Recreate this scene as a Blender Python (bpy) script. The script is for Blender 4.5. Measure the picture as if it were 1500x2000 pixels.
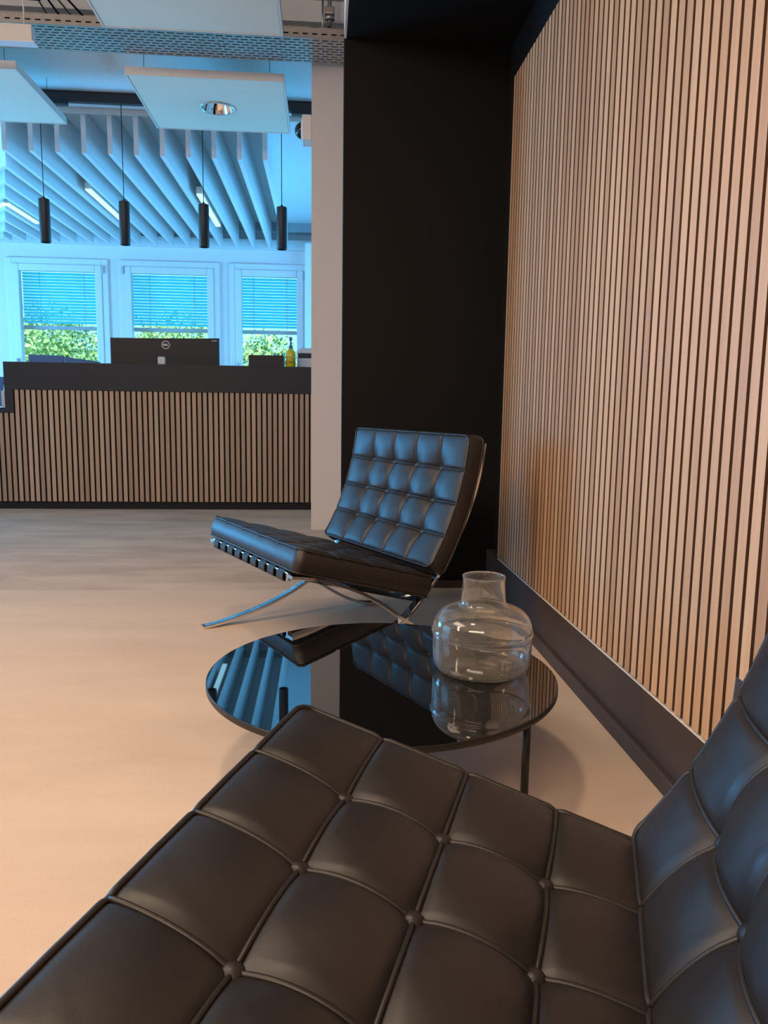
import bpy, bmesh, math, random
from mathutils import Vector, Matrix
from math import sin, cos, pi, sqrt, exp, radians

for o in list(bpy.data.objects):
    bpy.data.objects.remove(o, do_unlink=True)
scn = bpy.context.scene
COL = scn.collection

# ------------------------------------------------------------------ camera
cam_data = bpy.data.cameras.new('camera')
cam_data.sensor_fit = 'VERTICAL'
cam_data.sensor_height = 36.0
cam_data.lens = 36.0 * 1500 / 2000
cam_data.clip_start = 0.02
cam_data.clip_end = 300
cam = bpy.data.objects.new('camera', cam_data)
COL.objects.link(cam)
R = Matrix(((0.99682414, -0.00338722, -0.07956237),
            (-0.07830422, 0.14015797, -0.98702796),
            (0.01449458, 0.99012336, 0.13944761)))
cam.matrix_world = Matrix.Translation((0, 0, 0.85)) @ R.to_4x4()
scn.camera = cam

# ------------------------------------------------------------------ exposure
scn.view_settings.view_transform = 'Standard'
scn.view_settings.look = 'None'
scn.view_settings.exposure = 0.0
scn.view_settings.gamma = 1.0
scn.view_settings.use_curve_mapping = False

# ------------------------------------------------------------------ world
wd = bpy.data.worlds.new('world')
scn.world = wd
wd.use_nodes = True
bg = wd.node_tree.nodes['Background']
bg.inputs[0].default_value = (0.26, 0.68, 1.0, 1)
bg.inputs[1].default_value = 2.1

def add_sun():
    l = bpy.data.lights.new('sun', 'SUN'); l.energy = 6.0; l.angle = radians(0.6)
    l.color = (1.0, 0.96, 0.75)
    o = bpy.data.objects.new('sun', l); COL.objects.link(o)
    d = Vector((0.25, 0.75, -0.75)).normalized()
    o.rotation_euler = d.to_track_quat('-Z', 'Y').to_euler()
add_sun()

def area(name, loc, direction, sx, sy, power, color, spread=180):
    l = bpy.data.lights.new(name, 'AREA'); l.shape = 'RECTANGLE'
    l.size = sx; l.size_y = sy; l.energy = power; l.color = color
    l.spread = radians(spread)
    o = bpy.data.objects.new(name, l); COL.objects.link(o)
    o.location = loc
    o.rotation_euler = Vector(direction).normalized().to_track_quat('-Z', 'Y').to_euler()
    return o

BLUE = (0.07, 0.46, 1.0)
BLUE2 = (0.16, 0.50, 1.0)
WARM = (1.0, 0.765, 0.575)
# near lamp is left-window daylight; the others are added blue fill in unseen openings
area('fill_side_far', (-6.05, 7.5, 1.0), (1, -0.12, 0.55), 2.3, 1.4, 330, BLUE)  # added fill, tilted up like floor bounce to brighten the back room
area('fill_behind_column', (0.93, 8.3, 1.1), (-1, 0.0, 0.55), 2.2, 1.4, 85, BLUE)  # added fill out of view, lights the baffle sides and undersides
area('daylight_side_near', (-6.05, 3.2, 1.45), (1, 0, 0), 2.6, 2.3, 52, BLUE2)
# warm office luminaires above and behind the camera, below the ceiling
area('strip_light_beside', (-2.1, 1.6, 2.9), (0, 0, -1), 1.2, 1.5, 52, WARM)
area('strip_light_behind', (-1.3, -1.5, 2.6), (0.15, 0.55, -0.6), 2.4, 0.5, 100, WARM)
area('strip_light_left', (-3.8, 0.5, 2.7), (0.4, 0.3, -1), 0.4, 2.0, 70, WARM)

# round ceiling spot over the lounge, left of the soffit
area('ceiling_spot', (-0.55, 1.15, 3.19), (0.10, 0.05, -1), 0.30, 0.30, 16, (1.0, 0.76, 0.53), 120)

# ------------------------------------------------------------------ materials
def new_mat(name):
    m = bpy.data.materials.new(name); m.use_nodes = True
    return m, m.node_tree, m.node_tree.nodes['Principled BSDF']

def srgb(r, g, b):
    f = lambda c: (c/255/12.92) if c/255 <= 0.04045 else ((c/255+0.055)/1.055)**2.4
    return (f(r), f(g), f(b), 1)

def plain(name, col, rough=0.5, metal=0.0, noise=0.0, nscale=20, bump=0.0, bscale=200, spec=0.5, coat=0):
    m, nt, p = new_mat(name)
    p.inputs['Base Color'].default_value = col
    p.inputs['Roughness'].default_value = rough
    p.inputs['Metallic'].default_value = metal
    p.inputs['Specular IOR Level'].default_value = spec
    p.inputs['Coat Weight'].default_value = coat
    tc = nt.nodes.new('ShaderNodeTexCoord')
    if noise:
        n = nt.nodes.new('ShaderNodeTexNoise'); n.inputs['Scale'].default_value = nscale
        n.inputs['Detail'].default_value = 5
        nt.links.new(tc.outputs['Object'], n.inputs['Vector'])
        mx = nt.nodes.new('ShaderNodeMix'); mx.data_type = 'RGBA'
        mx.inputs[6].default_value = tuple(c*(1-noise) for c in col[:3]) + (1,)
        mx.inputs[7].default_value = tuple(min(1, c*(1+noise)) for c in col[:3]) + (1,)
        nt.links.new(n.outputs['Fac'], mx.inputs[0])
        nt.links.new(mx.outputs[2], p.inputs['Base Color'])
    if bump:
        n2 = nt.nodes.new('ShaderNodeTexNoise'); n2.inputs['Scale'].default_value = bscale
        n2.inputs['Detail'].default_value = 4
        nt.links.new(tc.outputs['Object'], n2.inputs['Vector'])
        b = nt.nodes.new('ShaderNodeBump'); b.inputs['Strength'].default_value = bump
        b.inputs['Distance'].default_value = 0.002
        nt.links.new(n2.outputs['Fac'], b.inputs['Height'])
        nt.links.new(b.outputs['Normal'], p.inputs['Normal'])
    return m

def carpet_mat(name, c1, c2, streak):
    m, nt, p = new_mat(name)
    p.inputs['Roughness'].default_value = 0.95
    p.inputs['Specular IOR Level'].default_value = 0.15
    tc = nt.nodes.new('ShaderNodeTexCoord')
    mp = nt.nodes.new('ShaderNodeMapping'); mp.inputs['Scale'].default_value = streak
    nt.links.new(tc.outputs['Object'], mp.inputs['Vector'])
    n = nt.nodes.new('ShaderNodeTexNoise'); n.inputs['Scale'].default_value = 2.2
    n.inputs['Detail'].default_value = 9; n.inputs['Roughness'].default_value = 0.65
    nt.links.new(mp.outputs[0], n.inputs['Vector'])
    br = nt.nodes.new('ShaderNodeTexBrick')
    br.offset = 0.5; br.inputs['Scale'].default_value = 1.0
    br.inputs['Color1'].default_value = (0.42, 0.42, 0.42, 1); br.inputs['Color2'].default_value = (0.58, 0.58, 0.58, 1)
    br.inputs['Mortar'].default_value = (0.46, 0.46, 0.46, 1)
    br.inputs['Mortar Size'].default_value = 0.0015
    br.inputs['Brick Width'].default_value = 1.0; br.inputs['Row Height'].default_value = 0.25
    nt.links.new(tc.outputs['Object'], br.inputs['Vector'])
    ad = nt.nodes.new('ShaderNodeMix'); ad.data_type = 'RGBA'; ad.inputs[0].default_value = 0.3
    nt.links.new(n.outputs['Fac'], ad.inputs[6]); nt.links.new(br.outputs['Color'], ad.inputs[7])
    n3 = nt.nodes.new('ShaderNodeTexNoise'); n3.inputs['Scale'].default_value = 420
    n3.inputs['Detail'].default_value = 2
    nt.links.new(tc.outputs['Object'], n3.inputs['Vector'])
    ad2 = nt.nodes.new('ShaderNodeMix'); ad2.data_type = 'RGBA'; ad2.inputs[0].default_value = 0.30
    nt.links.new(ad.outputs[2], ad2.inputs[6]); nt.links.new(n3.outputs['Fac'], ad2.inputs[7])
    cr = nt.nodes.new('ShaderNodeValToRGB')
    cr.color_ramp.elements[0].position = 0.32; cr.color_ramp.elements[0].color = c1
    cr.color_ramp.elements[1].position = 0.66; cr.color_ramp.elements[1].color = c2
    nt.links.new(ad2.outputs[2], cr.inputs[0])
    nt.links.new(cr.outputs[0], p.inputs['Base Color'])
    b = nt.nodes.new('ShaderNodeBump'); b.inputs['Strength'].default_value = 0.3; b.inputs['Distance'].default_value = 0.0015
    nt.links.new(n3.outputs['Fac'], b.inputs['Height']); nt.links.new(b.outputs[0], p.inputs['Normal'])
    return m

def wood_mat(name, axis, origin, pitch, dark, light):
    """oak slats: every slat has its own tone, with fine vertical grain"""
    m, nt, p = new_mat(name)
    p.inputs['Roughness'].default_value = 0.42
    p.inputs['Specular IOR Level'].default_value = 0.45
    N = nt.nodes.new; L = nt.links.new
    tc = N('ShaderNodeTexCoord'); sp = N('ShaderNodeSeparateXYZ'); L(tc.outputs['Object'], sp.inputs[0])
    s = N('ShaderNodeMath'); s.operation = 'SUBTRACT'; s.inputs[1].default_value = origin; L(sp.outputs[axis], s.inputs[0])
    d = N('ShaderNodeMath'); d.operation = 'DIVIDE'; d.inputs[1].default_value = pitch; L(s.outputs[0], d.inputs[0])
    fl = N('ShaderNodeMath'); fl.operation = 'FLOOR'; L(d.outputs[0], fl.inputs[0])
    wn = N('ShaderNodeTexWhiteNoise'); wn.noise_dimensions = '1D'; L(fl.outputs[0], wn.inputs['W'])
    off = N('ShaderNodeVectorMath'); off.operation = 'SCALE'; off.inputs['Scale'].default_value = 40; L(wn.outputs['Color'], off.inputs[0])
    ad = N('ShaderNodeVectorMath'); L(tc.outputs['Object'], ad.inputs[0]); L(off.outputs[0], ad.inputs[1])
    mp = N('ShaderNodeMapping'); mp.inputs['Scale'].default_value = (60, 60, 1.6); L(ad.outputs[0], mp.inputs[0])
    n = N('ShaderNodeTexNoise'); n.inputs['Scale'].default_value = 2.2; n.inputs['Detail'].default_value = 6; L(mp.outputs[0], n.inputs['Vector'])
    mx = N('ShaderNodeMix'); mx.data_type = 'FLOAT'; mx.inputs[0].default_value = 0.5
    L(n.outputs['Fac'], mx.inputs[2]); L(wn.outputs['Value'], mx.inputs[3])
    cr = N('ShaderNodeValToRGB'); cr.color_ramp.elements[0].position = 0.2; cr.color_ramp.elements[1].position = 0.8
    cr.color_ramp.elements[0].color = dark; cr.color_ramp.elements[1].color = light
    L(mx.outputs[0], cr.inputs[0]); L(cr.outputs[0], p.inputs['Base Color'])
    b = N('ShaderNodeBump'); b.inputs['Strength'].default_value = 0.15; b.inputs['Distance'].default_value = 0.001
    L(n.outputs['Fac'], b.inputs['Height']); L(b.outputs[0], p.inputs['Normal'])
    return m

def leather_mat():
    m, nt, p = new_mat('black_leather')
    N = nt.nodes.new; L = nt.links.new
    tc = N('ShaderNodeTexCoord')
    n = N('ShaderNodeTexNoise'); n.inputs['Scale'].default_value = 9; n.inputs['Detail'].default_value = 6; L(tc.outputs['Object'], n.inputs['Vector'])
    cr = N('ShaderNodeValToRGB'); cr.color_ramp.elements[0].color = (0.008, 0.0062, 0.0056, 1); cr.color_ramp.elements[1].color = (0.021, 0.0160, 0.0145, 1)
    L(n.outputs['Fac'], cr.inputs[0]); L(cr.outputs[0], p.inputs['Base Color'])
    mr = N('ShaderNodeMapRange'); mr.inputs[3].default_value = 0.40; mr.inputs[4].default_value = 0.50; L(n.outputs['Fac'], mr.inputs[0]); L(mr.outputs[0], p.inputs['Roughness'])
    p.inputs['Specular IOR Level'].default_value = 0.48
    v = N('ShaderNodeTexVoronoi'); v.inputs['Scale'].default_value = 900; L(tc.outputs['Object'], v.inputs['Vector'])
    n2 = N('ShaderNodeTexNoise'); n2.inputs['Scale'].default_value = 14; n2.inputs['Detail'].default_value = 3; L(tc.outputs['Object'], n2.inputs['Vector'])
    b2 = N('ShaderNodeBump'); b2.inputs['Strength'].default_value = 0.25; b2.inputs['Distance'].default_value = 0.004; L(n2.outputs['Fac'], b2.inputs['Height'])
    b = N('ShaderNodeBump'); b.inputs['Strength'].default_value = 0.10; b.inputs['Distance'].default_value = 0.0004
    L(v.outputs['Distance'], b.inputs['Height']); L(b2.outputs[0], b.inputs['Normal']); L(b.outputs[0], p.inputs['Normal'])
    return m

def glass_mat(name, col=(1, 1, 1, 1), rough=0.0, ior=1.45):
    m, nt, p = new_mat(name)
    p.inputs['Base Color'].default_value = col
    p.inputs['Roughness'].default_value = rough
    p.inputs['IOR'].default_value = ior
    p.inputs['Transmission Weight'].default_value = 1.0
    return m

def emit_mat(name, col, strength):
    m, nt, p = new_mat(name)
    p.inputs['Base Color'].default_value = (0.8, 0.8, 0.8, 1)
    p.inputs['Emission Color'].default_value = col
    p.inputs['Emission Strength'].default_value = strength
    return m

def leaf_mat(name, c1, c2):
    m, nt, p = new_mat(name)
    N = nt.nodes.new; L = nt.links.new
    tc = N('ShaderNodeTexCoord'); n = N('ShaderNodeTexNoise'); n.inputs['Scale'].default_value = 3.0; n.inputs['Detail'].default_value = 4
    L(tc.outputs['Object'], n.inputs['Vector'])
    cr = N('ShaderNodeValToRGB'); cr.color_ramp.elements[0].position = .35; cr.color_ramp.elements[1].position = .65
    cr.color_ramp.elements[0].color = c1; cr.color_ramp.elements[1].color = c2
    L(n.outputs['Fac'], cr.inputs[0]); L(cr.outputs[0], p.inputs['Base Color'])
    p.inputs['Roughness'].default_value = 0.6
    return m

def caustic_glow_glass_mat():
    """clear glass with a faint warm diffuse mix for caustic light"""
    m, nt, p = new_mat('hand_blown_glass_caustic_glow')
    N = nt.nodes.new; L = nt.links.new
    out = nt.nodes['Material Output']
    p.inputs['Base Color'].default_value = (1.0, 0.985, 0.955, 1); p.inputs['Roughness'].default_value = 0.0
    p.inputs['IOR'].default_value = 1.40; p.inputs['Transmission Weight'].default_value = 1.0
    t = N('ShaderNodeBsdfDiffuse'); t.inputs[0].default_value = (0.82, 0.72, 0.58, 1)  # warm diffuse and translucent mix stands in for caustic light in the vase
    tl = N('ShaderNodeBsdfTranslucent'); tl.inputs[0].default_value = (0.82, 0.72, 0.58, 1)
    mh = N('ShaderNodeMixShader'); L(t.outputs[0], mh.inputs[1]); L(tl.outputs[0], mh.inputs[2])
    tc = N('ShaderNodeTexCoord'); ns = N('ShaderNodeTexNoise'); ns.inputs['Scale'].default_value = 9; ns.inputs['Detail'].default_value = 1
    L(tc.outputs['Object'], ns.inputs['Vector'])
    b = N('ShaderNodeBump'); b.inputs['Strength'].default_value = 0.2; b.inputs['Distance'].default_value = 0.004
    L(ns.outputs['Fac'], b.inputs['Height']); L(b.outputs[0], p.inputs['Normal'])
    mx = N('ShaderNodeMixShader'); mx.inputs[0].default_value = 0.06
    L(p.outputs[0], mx.inputs[1]); L(mh.outputs[0], mx.inputs[2]); L(mx.outputs[0], out.inputs[0])
    return m

def blind_mat():
    m, nt, p = new_mat('blind_slat_lacquer')
    N = nt.nodes.new; L = nt.links.new
    out = nt.nodes['Material Output']
    p.inputs['Base Color'].default_value = (0.30, 0.78, 0.88, 1); p.inputs['Roughness'].default_value = 0.5
    t = N('ShaderNodeBsdfTranslucent'); t.inputs[0].default_value = (0.32, 0.85, 0.95, 1)
    mx = N('ShaderNodeMixShader'); mx.inputs[0].default_value = 0.7
    L(p.outputs[0], mx.inputs[1]); L(t.outputs[0], mx.inputs[2]); L(mx.outputs[0], out.inputs[0])
    return m

M = {}
M['carpet_front'] = carpet_mat('beige_carpet', (0.455, 0.345, 0.26, 1), (0.60, 0.46, 0.35, 1), (0.6, 2.0, 1))
M['carpet_back'] = carpet_mat('streaked_carpet', (0.32, 0.235, 0.175, 1), (0.62, 0.46, 0.345, 1), (0.8, 2.4, 1))
M['oak_right'] = wood_mat('oak_slats_wall', 1, 3.262, 0.04, (0.40, 0.23, 0.125, 1), (0.62, 0.40, 0.24, 1))
M['oak_desk'] = wood_mat('oak_slats_desk', 0, -1.043, 0.0415, (0.30, 0.19, 0.125, 1), (0.47, 0.31, 0.21, 1))
M['felt'] = plain('dark_felt', (0.085, 0.037, 0.017, 1), 0.95, noise=0.3, nscale=300)
M['felt_black'] = plain('black_felt', (0.012, 0.010, 0.010, 1), 0.95)
M['black_wall'] = plain('black_wall_fabric', (0.0042, 0.0038, 0.0038, 1), 0.8, noise=0.25, nscale=400, bump=0.2, bscale=500, spec=0.2)
M['black_paint'] = plain('black_satin_paint', (0.055, 0.038, 0.031, 1), 0.5, noise=0.1, nscale=6, spec=0.25)
M['desk_black'] = plain('black_laminate', (0.013, 0.014, 0.020, 1), 0.5, noise=0.12, nscale=30, spec=0.3)
M['white_paint'] = plain('white_wall_paint', (0.72, 0.72, 0.72, 1), 0.8, noise=0.02, nscale=8, bump=0.05, bscale=300)
M['cream_paint'] = plain('cream_wall_paint', (0.60, 0.53, 0.48, 1), 0.8, noise=0.02, nscale=8, bump=0.05, bscale=300)
M['window_white'] = plain('white_window_frame', (0.70, 0.74, 0.76, 1), 0.4, noise=0.01)
M['sail'] = plain('sail_fabric_warm_bounce', (0.76, 0.73, 0.60, 1), 0.85, noise=0.03, nscale=300, bump=0.2, bscale=600)  # white fabric, warm bounce light tinted into its base colour
M['sail_frame'] = plain('white_aluminium_edge', (0.72, 0.66, 0.60, 1), 0.45, noise=0.02)
M['baffle'] = plain('white_baffle_felt', (0.74, 0.74, 0.74, 1), 0.85, noise=0.03, nscale=200)
M['galv'] = plain('galvanised_steel', (0.46, 0.44, 0.42, 1), 0.34, 0.85, noise=0.12, nscale=9)
M['duct'] = plain('brushed_ceiling_metal', (0.42, 0.40, 0.38, 1), 0.38, 0.7, noise=0.15, nscale=3)
M['slab'] = plain('ceiling_grey_paint', (0.42, 0.43, 0.44, 1), 0.7, noise=0.08, nscale=4)
M['chrome'] = plain('polished_chrome', (0.80, 0.80, 0.80, 1), 0.08, 1.0, noise=0.02, nscale=40)
M['leather'] = leather_mat()
M['strap'] = plain('black_saddle_leather', (0.012, 0.010, 0.010, 1), 0.4, bump=0.1, bscale=500)
M['table_glass'] = plain('black_lacquered_glass', (0.0035, 0.0035, 0.004, 1), 0.015, noise=0.05)
M['table_glass'].node_tree.nodes['Principled BSDF'].inputs['IOR'].default_value = 2.5
M['table_metal'] = plain('black_powder_coat', (0.009, 0.008, 0.008, 1), 0.4, noise=0.1, nscale=60)
M['vase_glass'] = caustic_glow_glass_mat()
M['pane'] = glass_mat('window_pane_glass', (0.93, 0.985, 1, 1), 0, 1.02)
M['plastic_black'] = plain('black_plastic', (0.008, 0.009, 0.013, 1), 0.45, noise=0.1, nscale=80, spec=0.3)
M['plastic_grey'] = plain('grey_plastic', (0.5, 0.5, 0.5, 1), 0.4, noise=0.02)
M['logo'] = plain('silver_logo', (0.75, 0.75, 0.75, 1), 0.3, 0.3, noise=0.01)
M['printer_white'] = plain('printer_casing', (0.62, 0.64, 0.66, 1), 0.45, noise=0.02)
M['black_metal'] = plain('matt_black_metal', (0.010, 0.009, 0.010, 1), 0.45, noise=0.1, nscale=60)
M['screen'] = plain('dark_screen_glass', (0.01, 0.016, 0.03, 1), 0.12, noise=0.05)
M['paper'] = plain('white_paper', (0.6, 0.62, 0.65, 1), 0.8, noise=0.02)
M['blind'] = blind_mat()
M['led'] = emit_mat('led_diffuser', (0.55, 0.95, 1.0, 1), 1.0)
M['yellow_liquid'] = plain('yellow_soap', (0.75, 0.60, 0.02, 1), 0.15, noise=0.05)
M['yellow_liquid'].node_tree.nodes['Principled BSDF'].inputs['Transmission Weight'].default_value = 0.3
M['blue_plastic'] = plain('blue_grey_plastic', (0.04, 0.12, 0.28, 1), 0.4, noise=0.05)
M['leaf_a'] = leaf_mat('sunlit_leaves', (0.16, 0.34, 0.14, 1), (0.50, 0.66, 0.26, 1))
M['leaf_b'] = leaf_mat('cool_leaves', (0.04, 0.16, 0.06, 1), (0.20, 0.42, 0.16, 1))
M['bark'] = plain('tree_bark', (0.10, 0.07, 0.05, 1), 0.9, noise=0.3, nscale=12)
M['grass'] = plain('meadow_grass', (0.10, 0.20, 0.04, 1), 0.9, noise=0.4, nscale=2)

# ------------------------------------------------------------------ mesh helpers
def link(name, bm, mats, parent=None, smooth=False, angle=None):
    me = bpy.data.meshes.new(name)
    if smooth:
        for f in bm.faces: f.smooth = True
    bmesh.ops.recalc_face_normals(bm, faces=bm.faces)
    bm.to_mesh(me); bm.free()
    if not isinstance(mats, (list, tuple)): mats = [mats]
    for m in mats: me.materials.append(m)
    if smooth and angle is not None:
        me.set_sharp_from_angle(angle=radians(angle))
    o = bpy.data.objects.new(name, me); COL.objects.link(o)
    if parent: o.parent = parent
    return o

def tag(o, label, cat, group=None, kind=None):
    o['label'] = label
    if cat: o['category'] = cat
    if group: o['group'] = group
    if kind: o['kind'] = kind
    return o

def root(name, loc, label, cat, group=None, rz=0):
    o = bpy.data.objects.new(name, None); COL.objects.link(o)
    o.location = loc; o.rotation_euler = (0, 0, rz); o.empty_display_size = 0.1
    return tag(o, label, cat, group)

def struct(name, bm, mat, label=None, parent=None):
    o = link(name, bm, mat, parent)
    if parent is None: o['kind'] = 'structure'
    if label: o['label'] = label
    return o

def box(bm, x0, x1, y0, y1, z0, z1, bev=0, mi=0, rot=None, seg=2):
    r = bmesh.ops.create_cube(bm, size=1)
    vs = r['verts']
    for v in vs:
        v.co = Vector(((v.co.x+.5)*(x1-x0)+x0, (v.co.y+.5)*(y1-y0)+y0, (v.co.z+.5)*(z1-z0)+z0))
    fs = list({f for v in vs for f in v.link_faces})
    for f in fs: f.material_index = mi
    if bev:
        es = list({e for v in vs for e in v.link_edges})
        rr = bmesh.ops.bevel(bm, geom=es, offset=bev, segments=seg, affect='EDGES', profile=0.5)
        vs = list({v for f in rr['faces'] for v in f.verts} | {v for v in vs if v.is_valid})
        for f in rr['faces']: f.material_index = mi
    if rot is not None:
        bmesh.ops.transform(bm, matrix=rot, verts=[v for v in vs if v.is_valid])
    return vs

def mkbox(name, b, mat, parent=None, bev=0):
    bm = bmesh.new(); box(bm, *b, bev=bev); return link(name, bm, mat, parent)

def tube(bm, pts, r, seg=8, closed=False, mi=0, flat=None):
    """round tube along a polyline with parallel-transported frames"""
    pts = [Vector(p) for p in pts]; n = len(pts)
    rings = []; nrm = None
    for i in range(n):
        if closed: t = pts[(i+1) % n] - pts[i-1]
        else: t = pts[min(i+1, n-1)] - pts[max(i-1, 0)]
        if t.length < 1e-9: t = Vector((0, 0, 1))
        t.normalize()
        if nrm is None:
            a = Vector((0, 0, 1)) if abs(t.z) < .9 else Vector((1, 0, 0))
            nrm = (a - t*a.dot(t)).normalized()
        else:
            nrm = (nrm - t*nrm.dot(t)).normalized()
        bn = t.cross(nrm)
        rr = r[i] if isinstance(r, (list, tuple)) else r
        rings.append([bm.verts.new(pts[i] + (nrm*cos(2*pi*k/seg) + bn*sin(2*pi*k/seg))*rr) for k in range(seg)])
    m = n if closed else n-1
    for i in range(m):
        a, b = rings[i], rings[(i+1) % n]
        for k in range(seg):
            f = bm.faces.new((a[k], a[(k+1) % seg], b[(k+1) % seg], b[k])); f.material_index = mi; f.smooth = True
    if not closed:
        for rg in (rings[0], rings[-1]):
            f = bm.faces.new(rg); f.material_index = mi

def lathe(bm, prof, cx=0, cy=0, cz=0, seg=64, mi=0, closed=False):
    rings = []
    for (r, z) in prof:
        if r < 1e-6: rings.append([bm.verts.new((cx, cy, cz+z))])
        else: rings.append([bm.verts.new((cx+r*cos(2*pi*k/seg), cy+r*sin(2*pi*k/seg), cz+z)) for k in range(seg)])
    n = len(rings)
    for i in range(n if closed else n-1):
        a, b = rings[i], rings[(i+1) % n]
        if len(a) == 1 and len(b) == 1: continue
        for k in range(seg):
            k2 = (k+1) % seg
            if len(a) == 1: f = bm.faces.new((a[0], b[k2], b[k]))
            elif len(b) == 1: f = bm.faces.new((a[k], a[k2], b[0]))
            else: f = bm.faces.new((a[k], a[k2], b[k2], b[k]))
            f.material_index = mi; f.smooth = True

def catmull(P, n):
    out = []
    P = [Vector(p) for p in P]
    Q = [P[0]*2-P[1]] + P + [P[-1]*2-P[-2]]
    for i in range(1, len(Q)-2):
        for k in range(n):
            t = k/n
            a, b, c, d = Q[i-1], Q[i], Q[i+1], Q[i+2]
            out.append(0.5*((2*b)+(c-a)*t+(2*a-5*b+4*c-d)*t*t+(3*b-a-3*c+d)*t**3))
    out.append(P[-1])
    return out

def ribbon(bm, prof, u0, u1, th, mi=0):
    """flat bar: profile in the (y,z) plane, extruded from x=u0 to x=u1, thickness th; th may be a function of i"""
    n = len(prof); rings = []
    for i, p in enumerate(prof):
        t = (prof[min(i+1, n-1)] - prof[max(i-1, 0)]).normalized()
        nn = Vector((-t.y, t.x)) * th/2
        a, b = p+nn, p-nn
        c = min(0.0015, th*.2)
        ring = []
        tn = Vector((-t.y, t.x))
        for (u, q, du, dn) in ((u0, a, c, 0), (u1, a, -c, 0), (u1, a, 0, -c), (u1, b, 0, c), (u1, b, -c, 0), (u0, b, c, 0), (u0, b, 0, c), (u0, a, 0, -c)):
            w = q + tn*dn
            ring.append(bm.verts.new((u+du, w.x, w.y)))
        rings.append(ring)
    for i in range(n-1):
        a, b = rings[i], rings[i+1]
        for k in range(8):
            bm.faces.new((a[k], a[(k+1) % 8], b[(k+1) % 8], b[k])).material_index = mi
    bm.faces.new(rings[0]).material_index = mi; bm.faces.new(rings[-1]).material_index = mi

# ================================================================== SETTING
bm = bmesh.new(); box(bm, -6.0, 0.78, -3.0, 3.47, -0.1, 0.0)
struct('floor', bm, M['carpet_front'], 'beige carpet in the lounge area')
bm = bmesh.new(); box(bm, -6.0, 1.2, 3.47, 10.6, -0.1, 0.0)
struct('floor_back', bm, M['carpet_back'], 'streaked grey-brown carpet in front of the reception desk')

# right wall: solid wall with black base panel, skirting and oak slat cladding
bm = bmesh.new(); box(bm, 0.80, 1.0, -3.0, 3.7, 0.0, 3.4)
struct('wall_right', bm, M['black_wall'], 'black wall carrying the oak slats')
bm = bmesh.new()
box(bm, 0.766, 0.800, -3.0, 3.49, 0.0, 0.183, 0.0015)
struct('trim_1', bm, M['black_paint'], 'black base panel under the oak slats')
bm = bmesh.new(); box(bm, 0.752, 0.766, -3.0, 3.49, 0.0, 0.046, 0.003)
struct('baseboard_right', bm, M['black_paint'])
bm = bmesh.new(); box(bm, 0.766, 0.79, -3.0, 3.262, 0.1835, 0.187)
struct('trim_2', bm, M['sail_frame'], 'thin pale edge strip below the oak slats')
bm = bmesh.new(); box(bm, 0.7835, 0.7995, -3.0, 3.262, 0.187, 2.163)
cl = link('slat_wall_cladding', bm, M['felt']); cl['kind'] = 'structure'; cl.name = 'wall_right_cladding'
bm = bmesh.new()
k = 0; y = 3.262
while y > -3.0:
    box(bm, 0.765, 0.7836, y-0.029, y, 0.193, 2.163)
    y -= 0.04
s_ = link('slats', bm, [M['oak_right'], M['felt']], cl)
for p_ in s_.data.polygons: p_.material_index = 0 if p_.normal.x < -0.5 else 1   # veneered face, dark core at the sides

# black recess wall, with plinth
bm = bmesh.new(); box(bm, 0.085, 0.80, 3.49, 3.62, 0.0, 3.4)
struct('wall_back', bm, M['black_wall'], 'black wall behind the far armchair')
bm = bmesh.new(); box(bm, 0.085, 0.766, 3.478, 3.49, 0.0, 0.034, 0.002)
struct('baseboard_back', bm, M['black_paint'])
# black soffit over the recess with its pale side face
bm = bmesh.new(); box(bm, 0.093, 0.80, -3.0, 3.49, 2.373, 3.4)
struct('ceiling_soffit', bm, M['black_wall'], 'black lowered ceiling over the seating recess')
bm = bmesh.new(); box(bm, 0.083, 0.093, -3.0, 3.489, 2.373, 3.25)
struct('trim_3', bm, M['sail_frame'], 'pale side face of the lowered ceiling')

# cream column
bm = bmesh.new()
V = [(-0.0735, 5.14), (0.9, 5.14), (0.9, 5.6), (-0.0735, 5.6)]
box(bm, -0.078, 0.9, 5.14, 5.6, 0.0, 3.12)
struct('wall_column', bm, M['cream_paint'], 'cream painted column beside the reception desk')

# left wall with two tall window openings, the far one added for fill light
bm = bmesh.new()
for (a, b) in ((-3.0, 1.8), (4.6, 6.3), (10.1, 10.7)):
    box(bm, -6.2, -6.0, a, b, 0, 3.3)
for (a, b) in ((1.8, 4.6), (6.3, 10.1)):
    box(bm, -6.2, -6.0, a, b, 0, 0.25); box(bm, -6.2, -6.0, a, b, 2.65, 3.3)
struct('wall_left', bm, M['white_paint'])
bm = bmesh.new(); box(bm, -6.0, 1.0, -3.2, -3.0, 0, 3.4)
struct('wall_front', bm, M['cream_paint'])
bm = bmesh.new(); box(bm, 0.9, 1.2, 3.62, 7.1, 0, 3.3); box(bm, 0.9, 1.2, 9.5, 10.7, 0, 3.3); box(bm, 0.9, 1.2, 7.1, 9.5, 0, 0.35); box(bm, 0.9, 1.2, 7.1, 9.5, 1.9, 3.3)  # unseen opening added for the fill lamp behind the column
struct('wall_right_far', bm, M['white_paint'])

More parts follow.
